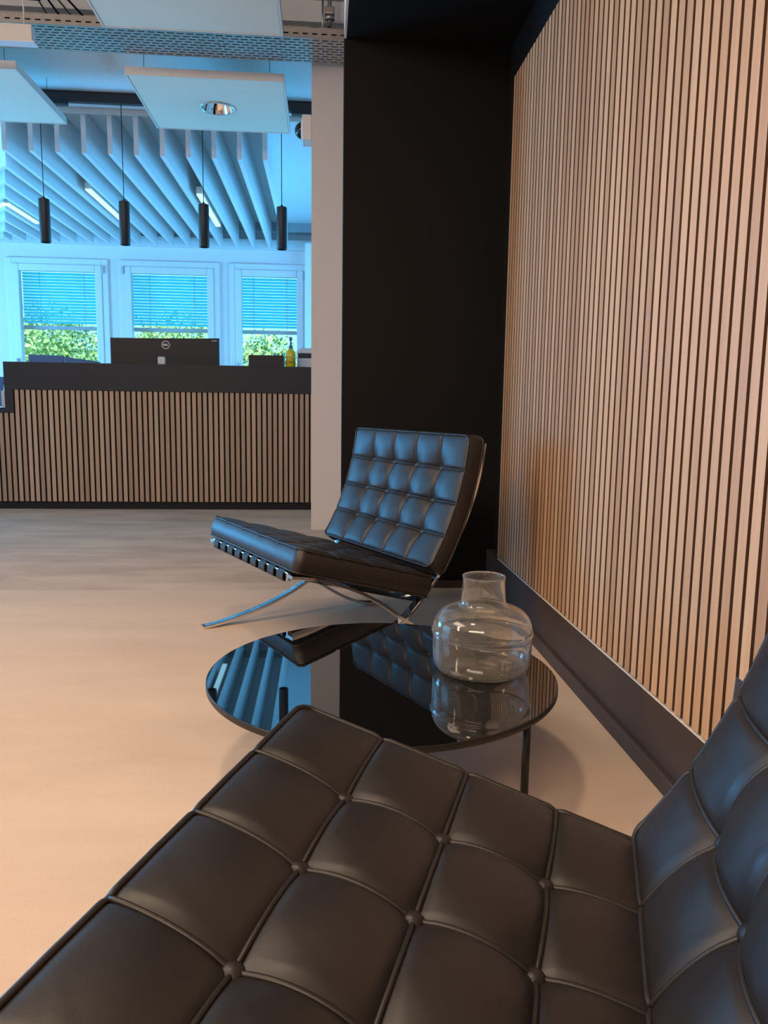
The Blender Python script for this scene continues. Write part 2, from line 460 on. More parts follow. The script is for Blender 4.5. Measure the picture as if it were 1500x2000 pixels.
# window wall
YW = 10.5
wins = [(-3.88, -2.93), (-2.477, -1.51), (-1.068, -0.348)]
GT, GB = 2.474, 0.98
bm = bmesh.new()
edges = [-6.2]
for a, b in wins: edges += [a-0.12, b+0.12]
edges.append(1.2)
for i in range(0, len(edges), 2):
    box(bm, edges[i], edges[i+1], YW, YW+0.25, 0, 3.4)
for a, b in wins:
    box(bm, a-0.12, b+0.12, YW, YW+0.25, 0, GB-0.12)
    box(bm, a-0.12, b+0.12, YW, YW+0.25, GT+0.12, 3.4)
struct('wall_window_side', bm, M['white_paint'])
bm = bmesh.new(); box(bm, -0.235, 0.9, YW-0.35, YW, 0, 2.85)
struct('wall_pier', bm, M['white_paint'])
bm = bmesh.new(); box(bm, -6.0, 1.2, YW-0.10, YW, 2.81, 2.93, 0.004)
struct('trim_4', bm, M['white_paint'])
bm = bmesh.new(); box(bm, -6.0, 1.2, YW-0.16, YW-0.02, 3.02, 3.14, 0.004)
struct('trim_5', bm, M['slab'])

def frame_ring(bm, x0, x1, z0, z1, y0, y1, w, bev=0.006):
    box(bm, x0, x0+w, y0, y1, z0, z1, bev); box(bm, x1-w, x1, y0, y1, z0, z1, bev)
    box(bm, x0+w, x1-w, y0, y1, z0, z0+w, bev); box(bm, x0+w, x1-w, y0, y1, z1-w, z1, bev)

for i, (a, b) in enumerate(wins):
    bm = bmesh.new()
    frame_ring(bm, a-0.16, b+0.16, GB-0.16, GT+0.16, YW-0.03, YW+0.10, 0.075)
    w = link('window_%d' % (i+1), bm, M['window_white']); w['kind'] = 'structure'
    bm = bmesh.new()
    frame_ring(bm, a-0.085, b+0.085, GB-0.085, GT+0.085, YW-0.045, YW+0.06, 0.087, 0.010)
    link('sash', bm, M['window_white'], w)
    mkbox('glass', (a, b, YW+0.005, YW+0.012, GB, GT), M['pane'], w)
    hs = 1 if i != 1 else -1
    hx = b+0.10 if i != 1 else a-0.10
    mkbox('hinge', (hx-0.012, hx+0.012, YW-0.062, YW-0.044, GT-0.02, GT+0.08), M['plastic_grey'], w, 0.004)
    lx = a-0.055 if i != 1 else b+0.055
    bm = bmesh.new()
    box(bm, lx-0.014, lx+0.014, YW-0.055, YW-0.044, 1.28, 1.36, 0.003)
    box(bm, lx-0.009, lx+0.009, YW-0.085, YW-0.052, 1.345, 1.363, 0.004)
    box(bm, lx-0.009, lx+0.009, YW-0.09, YW-0.075, 1.24, 1.363, 0.004)
    link('window_handle', bm, M['plastic_grey'], w)

# outside venetian blinds
for i, (a, b) in enumerate(wins):
    t = root('window_blind', ((a+b)/2, YW+0.17, GT),
             ['half-lowered blue slatted blind in the leftmost window', 'half-lowered blue slatted blind in the window behind the monitor',
              'half-lowered blue slatted blind in the right window by the column'][i], 'blind', 'outside window blinds')
    hw = (b-a)/2 + 0.03
    bm = bmesh.new(); zb = 1.79
    n = 17
    for k in range(n):
        z = GT+0.01 - (GT-zb-0.03)*(k+0.5)/n - GT
        rot = Matrix.Translation((0, 0, z)) @ Matrix.Rotation(radians(-46), 4, 'X')
        box(bm, -hw, hw, -0.019, 0.019, -0.0012, 0.0012, rot=rot)
    link('slats', bm, M['blind'], t)
    mkbox('bottom_rail', (-hw, hw, -0.03, 0.03, zb-0.035-GT, zb+0.012-GT), M['plastic_grey'], t, 0.003)
    for sx in (-0.28, 0.28):
        bm = bmesh.new(); tube(bm, [(sx*hw*2, -0.024, 0.05), (sx*hw*2, -0.024, zb-GT)], 0.003, 6)
        link('ladder_cord', bm, M['plastic_grey'], t)

# ceilings
bm = bmesh.new(); box(bm, -6.0, 0.9, 5.03, 10.6, 3.13, 3.4)
struct('ceiling', bm, M['white_paint'])
bm = bmesh.new(); box(bm, -6.0, 0.9, -3.0, 5.03, 3.25, 3.4)
struct('ceiling_front', bm, M['duct'], 'brushed metal ceiling above the cable tray')
bm = bmesh.new(); box(bm, -6.0, -0.08, 5.19, 5.25, 3.10, 3.13, 0.003)
struct('trim_6', bm, M['sail_frame'])
bm = bmesh.new(); box(bm, -6.0, -0.08, 5.09, 5.13, 3.05, 3.13, 0.003)
struct('trim_7', bm, M['slab'])

# ================================================================== CEILING FITTINGS
def perforated_tray(y0, y1, z, x0, x1):
    t = root('cable_tray', ((x0+x1)/2, (y0+y1)/2, z), 'long perforated galvanised cable tray crossing under the ceiling', 'cable tray')
    cx, cy = t.location.x, t.location.y
    bm = bmesh.new()
    rows = 9; band = (y1-y0)/(rows*2+1)
    pitch = 0.055; slot = 0.040
    n = int((x1-x0)/pitch)
    def q(a, b, c, d):
        f = bm.faces.new([bm.verts.new((px-cx, py-cy, 0)) for px, py in ((a, c), (b, c), (b, d), (a, d))])
    for r in range(rows*2+1):
        ya, yb = y0+r*band*1.0, y0+(r+1)*band
        ya = y0 + (r//2)*band*2 + (0 if r % 2 == 0 else band*1.35); yb = y0 + (r//2)*band*2 + (band*1.35 if r % 2 == 0 else band*2)
        if r == rows*2: yb = y1
        if r % 2 == 0: q(x0, x1, ya, yb)
        else:
            off = pitch/2 if (r//2) % 2 else 0
            for k in range(n):
                a = x0+off+k*pitch+slot
                q(a, min(x1, a+pitch-slot), ya+band*0.0, yb)
            if off: q(x0, x0+off, ya, yb)
    r_ = bmesh.ops.extrude_face_region(bm, geom=list(bm.faces))
    for v in [g for g in r_['geom'] if isinstance(g, bmesh.types.BMVert)]: v.co.z += 0.002
    link('tray_base', bm, M['galv'], t)
    for s, yy in (('front', y0), ('back', y1)):
        bm = bmesh.new()
        box(bm, x0-cx, x1-cx, yy-0.0015-cy, yy+0.0015-cy, 0.0, 0.018)
        box(bm, x0-cx, x1-cx, yy-0.0015-cy, yy+0.0015-cy, 0.026, 0.05)
        m = 0
        while x0+m*0.055+0.04 < x1:
            xx = x0+m*0.055+0.03-cx
            box(bm, xx, xx+0.025, yy-0.0015-cy, yy+0.0015-cy, 0.018, 0.026); m += 1
        box(bm, x0-cx, x1-cx, yy-0.004-cy, yy+0.006-cy, 0.05, 0.053)
        link('tray_side', bm, M['galv'], t)
    for hx in (-4.2, -2.4, -0.62, -0.01):
        bm = bmesh.new(); tube(bm, [(hx-cx, y0+0.14-cy, 0.055), (hx-cx, y0+0.14-cy, 3.25-z)], 0.006, 8)
        box(bm, hx-0.02-cx, hx+0.02-cx, y0-0.004-cy, y1+0.006-cy, 0.0532, 0.058, 0.001)
        link('threaded_hanger', bm, M['galv'], t)
    # couplings under the tray
    for hx in (-0.62, -2.0, -0.01):
        for yy in (y0+0.05, y0+0.16, y0+0.28):
            for e in (0, 0.03):
                bm = bmesh.new(); tube(bm, [(hx+e-cx, yy+e/3-cy, -0.008), (hx+e-cx, yy+e/3-cy, 0.001)], 0.006, 8)
                link('bolt', bm, M['galv'], t)
    # dark cables lying side by side in the tray
    for k in range(9):
        bm = bmesh.new(); yy = y0+0.022+k*0.035-cy
        P = [Vector((x0+0.02+(x1-x0-0.04)*i/24-cx, yy, 0.0190)) for i in range(25)]
        tube(bm, P, 0.0160, 8)
        c_ = link('cable', bm, M['black_metal']); c_.location = t.location
        tag(c_, 'dark cable lying inside the perforated tray, seen only through its slots', 'cable', 'dark cables inside the tray')
perforated_tray(4.77, 5.095, 2.925, -5.9, 0.75)

# bracket above the tray, right side
t = root('pipe_bracket', (0.03, 4.86, 3.25), 'small steel pipe bracket hanging above the cable tray near the black wall', 'bracket')
bm = bmesh.new(); tube(bm, [(0, 0, 0), (0, 0, -0.22)], 0.012, 10); link('rod', bm, M['galv'], t)
bm = bmesh.new(); box(bm, -0.03, 0.03, -0.03, 0.03, -0.16, -0.12, 0.006); lathe(bm, [(0, -.19), (.03, -.185), (.03, -.165), (0, -.16)], seg=16); link('clamp', bm, M['galv'], t)

# cable bundle top left
t = root('cable_bundle', (-1.62, 4.45, 3.25), 'loose bundle of cables with a shiny clip hanging above the cable tray', 'cables')
rnd = random.Random(3)
for k in range(4):
    bm = bmesh.new()
    P = [(0.03*k-.05, 0.05*k, 0), (0.03*k-.03+rnd.uniform(-.03, .03), 0.1, -0.10), (0.05*k+.02, 0.25, -0.18), (0.07*k+.05, 0.45, -0.24)]
    tube(bm, catmull(P, 6), 0.006, 8); link('cable', bm, M['plastic_black'] if k % 2 else M['galv'], t)
bm = bmesh.new(); box(bm, -0.03, 0.06, 0.20, 0.30, -0.22, -0.16, 0.01); link('clip', bm, M['chrome'], t)

SZ = 2.85
def sail(x0, x1, y0, y1, label, lamp=None):
    t = root('acoustic_sail', ((x0+x1)/2, (y0+y1)/2, SZ), label, 'ceiling panel', 'square acoustic sails under the ceiling')
    hx, hy = (x1-x0)/2, (y1-y0)/2
    bm = bmesh.new()
    box(bm, -hx, hx, -hy, -hy+0.012, 0, 0.05, 0.002); box(bm, -hx, hx, hy-0.012, hy, 0, 0.05, 0.002)
    box(bm, -hx, -hx+0.012, -hy+0.012, hy-0.012, 0, 0.05, 0.002); box(bm, hx-0.012, hx, -hy+0.012, hy-0.012, 0, 0.05, 0.002)
    link('edge_frame', bm, M['sail_frame'], t)
    bm = bmesh.new()
    if lamp:
        lx, ly, lr = lamp[0]-t.location.x, lamp[1]-t.location.y, lamp[2]
        n = 48; outer = []; a = hx-0.014; b = hy-0.014
        ri = [bm.verts.new((lx+lr*cos(2*pi*k/n), ly+lr*sin(2*pi*k/n), 0.003)) for k in range(n)]
        ro = []
        for k in range(n):
            c, s = cos(2*pi*k/n), sin(2*pi*k/n)
            tx = ((a if c > 0 else -a)-lx)/c if abs(c) > 1e-6 else 1e9
            ty = ((b if s > 0 else -b)-ly)/s if abs(s) > 1e-6 else 1e9
            tt = min(tx, ty); ro.append((lx+tt*c, ly+tt*s))
        # add the corners by using a fine outer ring snapped to corners
        for cx_, cy_ in ((a, b), (-a, b), (-a, -b), (a, -b)):
            kk = min(range(n), key=lambda k: (ro[k][0]-cx_)**2+(ro[k][1]-cy_)**2)
            ro[kk] = (cx_, cy_)
        rv = [bm.verts.new((p[0], p[1], 0.003)) for p in ro]
        for k in range(n):
            bm.faces.new((ri[k], ri[(k+1) % n], rv[(k+1) % n], rv[k]))
        r_ = bmesh.ops.extrude_face_region(bm, geom=list(bm.faces))
        for v in [g for g in r_['geom'] if isinstance(g, bmesh.types.BMVert)]: v.co.z += 0.042
    else:
        box(bm, -hx+0.014, hx-0.014, -hy+0.014, hy-0.014, 0.003, 0.045)
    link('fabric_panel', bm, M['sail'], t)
    for sx in (-0.8, 0.8):
        for sy in (-0.8, 0.8):
            bm = bmesh.new(); top = (3.13 if t.location.y+sy*hy > 5.03 else 3.25)-SZ
            tube(bm, [(sx*hx, sy*hy, 0.04), (sx*hx, sy*hy, top)], 0.0018, 6); link('suspension_wire', bm, M['black_metal'], t)
    if lamp:
        d = root('recessed_downlight', (lamp[0], lamp[1], SZ), 'round chrome recessed downlight in the middle acoustic sail', 'downlight')
        r = lamp[2]
        bm = bmesh.new(); lathe(bm, [(r-0.004, 0.003), (r+0.012, -0.001), (r+0.012, -0.004), (r-0.004, -0.004)], seg=48, closed=True); link('trim_ring', bm, M['chrome'], d)
        bm = bmesh.new(); lathe(bm, [(r-0.004, -0.003), (r-0.012, 0.03), (r-0.035, 0.07), (r-0.06, 0.10), (0, 0.105)], seg=48); link('reflector', bm, M['chrome'], d)
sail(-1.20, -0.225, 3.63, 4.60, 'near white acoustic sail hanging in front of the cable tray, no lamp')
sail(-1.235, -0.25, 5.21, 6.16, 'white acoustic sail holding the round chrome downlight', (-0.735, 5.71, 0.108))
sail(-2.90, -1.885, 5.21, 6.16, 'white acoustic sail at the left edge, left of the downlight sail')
t = root('ceiling_box', (-2.2, 4.64, 2.768), 'slim pale box hanging on a wire in the upper left corner', 'ceiling box')
mkbox('body', (-0.9, 0.622, -0.03, 0.03, 0.0, 0.084), M['sail_frame'], t, 0.002)
mkbox('lower_edge', (-0.9, 0.635, -0.034, 0.034, -0.008, 0.0), M['window_white'], t, 0.001)
for xx in (-0.6, 0.575):
    bm = bmesh.new(); tube(bm, [(xx, 0, 0.08), (xx, 0, 0.482)], 0.004, 8); link('suspension_wire', bm, M['sail_frame'], t)

d = root('ceiling_spot', (-0.55, 1.15, 3.25), 'round black ceiling spot beside the lowered black ceiling', 'spotlight')
bm = bmesh.new(); lathe(bm, [(0.160, 0.0), (0.172, 0.0), (0.172, -0.075), (0.160, -0.075)], seg=40, closed=True); link('trim_ring', bm, M['black_metal'], d)

# pendant track and lamps
t = root('ceiling_track', (-2.5, 6.3, 3.13), 'long black lighting track above the reception desk', 'track')
mkbox('rail', (-3.4, 2.56, -0.025, 0.025, -0.075, 0), M['black_metal'], t, 0.003)
for x in (-0.35, 0.42, 1.42, 2.25):
    mkbox('adapter', (x, x+0.16, -0.03, 0.03, -0.095, -0.07), M['black_metal'], t, 0.003)
pos = {0: 'leftmost of the four black pendant lamps over the desk', 1: 'second black pendant lamp from the left, left of the monitor',
       2: 'third black pendant lamp from the left, right above the monitor', 3: 'rightmost black pendant lamp, beside the cream column'}
PROTO = None
def pendant():
    t = root('pendant_lamp', (0, 0, 0), '', 'pendant lamp', 'black cylinder pendants over the desk')
    bm = bmesh.new()
    lathe(bm, [(0, 2.355), (.036, 2.355), (.040, 2.351), (.040, 2.040), (.037, 2.036), (.033, 2.036), (.033, 2.06), (.030, 2.10), (0, 2.10)], seg=40)
    link('lamp_shade', bm, M['black_metal'], t, True, 40)
    bm = bmesh.new(); lathe(bm, [(0, 2.062), (.032, 2.062), (.032, 2.068), (0, 2.068)], seg=32); link('diffuser', bm, M['plastic_grey'], t)
    bm = bmesh.new(); tube(bm, [(0, 0, 2.352), (0, 0, 3.055)], 0.0032, 8); link('cable', bm, M['black_metal'], t)
    bm = bmesh.new(); lathe(bm, [(0, 2.372), (.008, 2.372), (.011, 2.353), (0, 2.353)], seg=16); link('cable_gland', bm, M['black_metal'], t)
    return t
def copy_tree(o, parent=None):
    c = o.copy(); COL.objects.link(c); c.parent = parent
    for ch in [x for x in bpy.data.objects if x.parent == o and x is not c]:
        copy_tree(ch, c)
    return c
pl = pendant()
for i, x in enumerate((-2.122, -1.527, -0.926, -0.326)):
    o = pl if i == 0 else copy_tree(pl)
    o.location = (x, 6.3, 0); o['label'] = pos[i]

# ceiling baffles
BZ, BT, BW = 2.80, 3.125, 0.038
xs = [-0.478-0.2048*k for k in range(11)]
NUM = ['first', 'second', 'third', 'fourth', 'fifth', 'sixth', 'seventh', 'eighth', 'ninth', 'tenth', 'eleventh']
for k, x in enumerate(xs):
    bm = bmesh.new(); box(bm, -BW/2, BW/2, 0, 3.66, 0, BT-BZ, 0.002)
    o = link('ceiling_baffle', bm, M['baffle']); o.location = (x, 6.65, BZ)
    tag(o, 'straight white ceiling baffle, %s counted from the column' % NUM[k], 'ceiling baffle', 'white ceiling baffles above the desk')
seam = [(-2.70, 7.12), (-2.905, 7.63), (-3.11, 8.15), (-3.315, 8.67), (-3.52, 9.19), (-3.725, 9.71), (-3.90, 10.10)]
dl = Vector((-0.682, 0.731))
for k, (x, y) in enumerate(seam):
    bm = bmesh.new()
    S = Vector((-0.366, 0.930))            # mitre direction
    y1 = 10.31
    Lg = (10.25-y)/0.731
    n2 = Vector((0.731, 0.682))
    h = BW/2
    # outline in plan: right arm runs to +y, left arm runs to dl, mitred at (x,y)
    mi_o = Vector((0, 0)) - S*(h/sin(radians(21.5)))
    mi_i = Vector((0, 0)) + S*(h/sin(radians(21.5)))
    # right arm side points
    pr = [Vector((h, y1-y)), Vector((-h, y1-y))]
    plf = [dl*Lg + n2*(-h), dl*Lg + n2*h]
    out = [mi_o, pr[0], pr[1], mi_i, plf[1], plf[0]]
    if y1-y < 0.35 or True:
        vb = [bm.verts.new((p.x, p.y, 0)) for p in out]; vt = [bm.verts.new((p.x, p.y, BT-BZ)) for p in out]
        for f in ((0, 1, 2, 3), (0, 3, 4, 5)):
            bm.faces.new([vb[i] for i in f]); bm.faces.new([vt[i] for i in f])
        for i in range(6): bm.faces.new((vb[i], vb[(i+1) % 6], vt[(i+1) % 6], vt[i]))
    o = link('ceiling_baffle', bm, M['baffle']); o.location = (x, y, BZ)
    tag(o, 'V-shaped white ceiling baffle at the left edge, %s from the front' % NUM[k], 'ceiling baffle', 'V-shaped white ceiling baffles at the left edge')
bm = bmesh.new(); box(bm, 0, 2.62, -0.02, 0.015, 0, 0.035, 0.002)
o = link('baffle_carrier', bm, M['sail_frame']); o.location = (-2.6, 6.63, 3.093)
tag(o, 'pale cross bar carrying the front ends of the white baffles', 'bar')

def led_bar(x0, y0, y1, label, v=False):
    t = root('linear_light', (x0, y0, 2.80), label, 'linear light', 'slim lit bars between the baffles')
    bm = bmesh.new(); box(bm, -0.029, 0.029, 0, y1-y0, 0.012, 0.075, 0.002); link('housing', bm, M['sail_frame'], t)
    mkbox('diffuser', (-0.027, 0.027, 0.004, y1-y0-0.004, 0.0, 0.012), M['led'], t)
    for yy in (0.2, y1-y0-0.2):
        bm = bmesh.new(); tube(bm, [(0, yy, 0.07), (0, yy, 0.33)], 0.003, 6); link('suspension_rod', bm, M['galv'], t)
    if v:
        a = math.atan2(-dl.x, dl.y)
        for nm, b, mt in (('housing', (-0.029, 0.029, 0, 1.3, 0.012, 0.075), M['sail_frame']), ('diffuser', (-0.027, 0.027, 0.004, 1.3, 0, 0.012), M['led'])):
            o = mkbox(nm, b, mt, t); o.rotation_euler = (0, 0, a)
led_bar(-2.21, 7.77, 9.2, 'slim lit bar between the straight baffles, left of the second pendant')
led_bar(-1.185, 7.80, 9.15, 'slim lit bar between the straight baffles, behind the third pendant')
led_bar(-3.21, 8.42, 9.3, 'V-shaped slim lit bar among the left-edge baffles', True)

# dome camera on the column
t = root('dome_camera', (-0.118, 5.24, 2.5), 'small dome security camera on the side of the cream column', 'security camera')
mkbox('mount_box', (-0.02, 0.04, -0.075, 0.075, 0, 0.15), M['sail_frame'], t, 0.006)
bm = bmesh.new()
r_ = bmesh.ops.create_uvsphere(bm, u_segments=28, v_segments=16, radius=0.052)
for v in bm.verts: v.co.x = min(v.co.x, 0.0)*0.95
for v in bm.verts: v.co += Vector((-0.02, 0, 0.075))
link('dome', bm, plain('smoked_dome', (0.01, 0.01, 0.012, 1), 0.05, noise=0.02), t, True)
bm = bmesh.new(); lathe(bm, [(0.052, 0), (0.062, 0), (0.062, 0.008), (0.052, 0.008)], seg=32, closed=True)
bmesh.ops.transform(bm, matrix=Matrix.Translation((-0.02, 0, 0.075)) @ Matrix.Rotation(radians(-90), 4, 'Y'), verts=bm.verts)
link('dome_ring', bm, M['window_white'], t)

# ================================================================== RECEPTION DESK
t = root('reception_desk', (-1.3, 6.11, 0), 'long reception desk with oak slat front and black counter', 'reception desk')
ox = 1.3
bm = bmesh.new(); box(bm, -3.9+ox, 0.3+ox, 0.02, 0.06, 0.0, 0.062); link('plinth', bm, M['felt_black'], t)
bm = bmesh.new(); box(bm, -2.34+ox, 0.3+ox, 0.014, 0.06, 0.06, 0.93); box(bm, -3.9+ox, -2.34+ox, 0.014, 0.06, 0.06, 0.742); link('backing_board', bm, M['felt_black'], t)
bm = bmesh.new()
x = -2.339
while x < 0.25:
    box(bm, x+ox, x+0.028+ox, 0.0, 0.015, 0.062, 0.919); x += 0.0415
x = -2.339-0.0415
while x > -3.9:
    box(bm, x+ox, x+0.028+ox, 0.0, 0.015, 0.062, 0.742); x -= 0.0415
o = link('slat_cladding', bm, [M['oak_desk'], M['felt_black']], t)
for p_ in o.data.polygons: p_.material_index = 0 if p_.normal.y < -0.5 else 1
bm = bmesh.new()
box(bm, -2.41+ox, 0.3+ox, -0.01, 0.04, 0.918, 1.125, 0.002)
box(bm, -2.41+ox, -2.345+ox, -0.01, 0.04, 0.742, 0.919, 0.002)
box(bm, -2.41+ox, 0.3+ox, 0.04, 0.30, 1.095, 1.125, 0.002)
box(bm, -2.41+ox, -2.37+ox, 0.04, 0.30, 0.768, 1.095, 0.002)
link('counter', bm, M['desk_black'], t)
bm = bmesh.new(); box(bm, -3.9+ox, -2.41+ox, -0.01, 0.04, 0.742, 0.768, 0.002)
box(bm, -3.9+ox, 0.3+ox, 0.04, 0.95, 0.740, 0.768, 0.002); link('worktop', bm, M['desk_black'], t)
bm = bmesh.new(); box(bm, -3.88+ox, -3.84+ox, 0.06, 0.9, 0, 0.74); link('side_panel', bm, M['desk_black'], t)
bm = bmesh.new(); box(bm, 0.2+ox, 0.24+ox, 0.06, 0.9, 0, 0.74); link('side_panel', bm, M['desk_black'], t)

# monitor, standing behind the counter
def text_mesh(s, size):
    cu = bpy.data.curves.new('t', 'FONT'); cu.body = s; cu.size = size; cu.extrude = 0.0006; cu.align_x = 'CENTER'; cu.align_y = 'CENTER'
    cu.offset = size*0.02
    o = bpy.data.objects.new('t', cu); COL.objects.link(o)
    dg = bpy.context.evaluated_depsgraph_get()
    me = bpy.data.meshes.new_from_object(o.evaluated_get(dg)); bpy.data.objects.remove(o)
    return me
YM = 6.50
t = root('monitor', (-1.28, YM+0.06, 0.768), 'wide black monitor seen from behind, rising above the counter', 'monitor')
bm = bmesh.new(); n = 16
zb, zt = 0.28, 0.585
rows = []
for (yo) in (0, 1):
    for k in range(n+1):
        u = -1+2*k/n
        xx = u*0.432
        yy = -0.05 - 0.03*(u*u) + (0.0 if yo == 0 else 0.045)
        rows.append((xx, yy))
fv = [[bm.verts.new((x_, y_, z_+0.006*(x_/0.43))) for x_, y_ in rows[:n+1]] for z_ in (zb, zt)]
bv = [[bm.verts.new((x_, y_, z_+0.006*(x_/0.43))) for x_, y_ in rows[n+1:]] for z_ in (zb, zt)]
for k in range(n):
    bm.faces.new((fv[0][k], fv[0][k+1], fv[1][k+1], fv[1][k])); bm.faces.new((bv[0][k], bv[0][k+1], bv[1][k+1], bv[1][k]))
    bm.faces.new((fv[1][k], fv[1][k+1], bv[1][k+1], bv[1][k])); bm.faces.new((fv[0][k], fv[0][k+1], bv[0][k+1], bv[0][k]))
for k in (0, n): bm.faces.new((fv[0][k], fv[1][k], bv[1][k], bv[0][k]))
link('monitor_back', bm, M['plastic_black'], t, True, 40)
mkbox('stand_column', (-0.03, 0.03, -0.04, 0.02, 0.01, 0.42), M['plastic_grey'], t, 0.006)
mkbox('stand_foot', (-0.14, 0.14, -0.05, 0.14, 0.0, 0.012), M['plastic_grey'], t, 0.004)
mkbox('screen', (-0.42, 0.42, -0.0, 0.004, 0.29, 0.575), M['screen'], t)
bm = bmesh.new()
lathe(bm, [(0.0275, 0), (0.0325, 0), (0.0325, 0.002), (0.0275, 0.002)], seg=40, closed=True)
bmesh.ops.transform(bm, matrix=Matrix.Translation((0, -0.0505, 0.532)) @ Matrix.Rotation(radians(90), 4, 'X'), verts=bm.verts)
link('logo_ring', bm, M['logo'], t)
me = text_mesh('DELL', 0.0215); me.materials.append(M['logo'])
o = bpy.data.objects.new('logo_lettering', me); COL.objects.link(o); o.parent = t
o.location = (0, -0.0515, 0.532); o.rotation_euler = (radians(90), 0, 0); o.scale = (0.88, 1, 1)
mkbox('type_plate', (0.375, 0.415, -0.079, -0.076, 0.567, 0.573), M['plastic_grey'], t)
# silver puck standing on the counter in front of the monitor
t = root('desk_clip', (-1.245, 6.155, 1.125), 'small silver clip on the counter edge in front of the monitor', 'clip')
mkbox('body', (-0.027, 0.027, -0.012, 0.02, 0.0, 0.06), M['plastic_grey'], t, 0.006)
mkbox('tongue', (-0.02, 0.02, 0.015, 0.035, 0.0, 0.03), M['plastic_black'], t, 0.004)

# low screen lying left of the monitor
t = root('desk_screen', (-2.24, 6.95, 0.768), 'low tilted dark blue screen left of the monitor', 'screen')
for nm, x0, x1, zz in (('screen_panel', -0.285, 0.008, 0.46), ('screen_wing', 0.014, 0.31, 0.445)):
    bm = bmesh.new(); box(bm, x0, x1, -0.012, 0.012, 0.10, zz, 0.004)
    if nm == 'screen_wing':
        for v in bm.verts:
            if v.co.z > .3: v.co.z -= (v.co.x-0.014)*0.13
    else:
        for v in bm.verts:
            if v.co.z > .3: v.co.z -= (v.co.x+0.285)*0.03
    link(nm, bm, M['blue_plastic'], t)
mkbox('foot', (-0.12, 0.12, -0.08, 0.08, 0, 0.012), M['plastic_black'], t, 0.004)
mkbox('neck', (-0.02, 0.02, 0.012, 0.03, 0.01, 0.2), M['plastic_black'], t, 0.004)

# tall pale stand at the far left edge of the desk
t = root('tablet_stand', (-2.47, 6.24, 0.768), 'grey tablet stand on the lower desk top at the left edge', 'stand')
mkbox('upright', (-0.012, 0.018, -0.02, 0.02, 0.0, 0.14), M['plastic_grey'], t, 0.004)
bm = bmesh.new(); box(bm, -0.30, -0.02, -0.006, 0.006, 0.02, 0.26, 0.004, rot=Matrix.Rotation(radians(-18), 4, 'X')); link('tablet', bm, M['blue_plastic'], t)
mkbox('base', (-0.16, 0.03, -0.06, 0.08, 0.0, 0.01), M['plastic_black'], t, 0.003)

# black tray box with papers
t = root('letter_tray', (-0.445, 6.28, 1.125), 'black open box holding papers on the counter', 'box')
bm = bmesh.new()
w, d, h, th = 0.135, 0.11, 0.088, 0.006
box(bm, -w, w, -d, -d+th, 0, h, 0.002); box(bm, -w, w, d-th, d, 0, h, 0.002)
box(bm, -w, -w+th, -d+th, d-th, 0, h, 0.002); box(bm, w-th, w, -d+th, d-th, 0, h, 0.002); box(bm, -w+th, w-th, -d+th, d-th, 0, 0.006)
link('box_body', bm, M['plastic_black'], t)
for k, (a, xx) in enumerate(((24, 0.05), (30, 0.068), (18, 0.03))):
    bm = bmesh.new(); box(bm, -0.001, 0.001, -0.08, 0.08, 0.0, 0.11, rot=Matrix.Translation((xx, 0, 0.01)) @ Matrix.Rotation(radians(a), 4, 'Y'))
    o = link('papers', bm, M['paper'] if k != 1 else M['plastic_black']); o.location = t.location
    tag(o, ['upright white sheet leaning in the black box', 'dark folder leaning in the black box', 'short white sheet at the back in the black box'][k], 'paper')

# sanitiser bottle
t = root('pump_bottle', (-0.255, 6.20, 1.125), 'yellow pump bottle with blue top on the counter', 'bottle')
bm = bmesh.new(); lathe(bm, [(0, 0), (.034, 0), (.037, .004), (.037, .100), (.033, .120), (.018, .136), (.014, .145), (0, .145)], seg=32); link('bottle_body', bm, M['yellow_liquid'], t, True, 50)
bm = bmesh.new(); lathe(bm, [(0, .143), (.016, .143), (.016, .165), (.008, .170), (.006, .205), (.013, .210), (.013, .232), (0, .235)], seg=24)
box(bm, -0.006, 0.006, -0.045, 0.0, .215, .226, .003); link('pump', bm, M['blue_plastic'], t, True, 40)
bm = bmesh.new(); lathe(bm, [(.0372, .03), (.0376, .03), (.0376, .085), (.0372, .085)], seg=32, closed=True); link('bottle_label', bm, plain('bottle_label', (0.5, 0.36, 0.02, 1), 0.4, noise=0.5, nscale=60), t, True)

# printer
t = root('printer', (-0.02, 6.36, 1.125), 'pale printer with a dark band beside the column', 'printer')
bm = bmesh.new(); box(bm, -0.19, 0.19, -0.02, 0.20, 0, 0.08, 0.006); link('lower_casing', bm, M['printer_white'], t)
bm = bmesh.new(); box(bm, -0.185, 0.185, -0.012, 0.20, 0.08, 0.117, 0.002); link('output_slot', bm, M['screen'], t)
bm = bmesh.new(); box(bm, -0.19, 0.19, -0.02, 0.20, 0.117, 0.15, 0.008); box(bm, -0.17, 0.17, 0.0, 0.18, 0.15, 0.162, 0.005); link('scanner_lid', bm, M['printer_white'], t)

# ================================================================== LOUNGE CHAIRS
W, LS, LB = 0.7536, 0.503, 0.485
def seat_center(t):      # t along the slope, bottom face of the cushion; returns (y,z), normal(y,z)
    sl = Vector((1, -0.278)).normalized()
    p = Vector((0.0, 0.354)) + sl*t
    return p, Vector((-sl.y, sl.x))
# rear face of the back cushion: arc through three points
def back_center(t):
    a, m, b = Vector((0.534, 0.288)), Vector((0.640, 0.505)), Vector((0.692, 0.742))
    s = t/LB
    p = a*(1-s)*(1-2*s) + m*4*s*(1-s) + b*s*(2*s-1)
    d = (a*(4*s-3) + m*(4-8*s) + b*(4*s-1)).normalized()
    return p, Vector((-d.y, d.x))

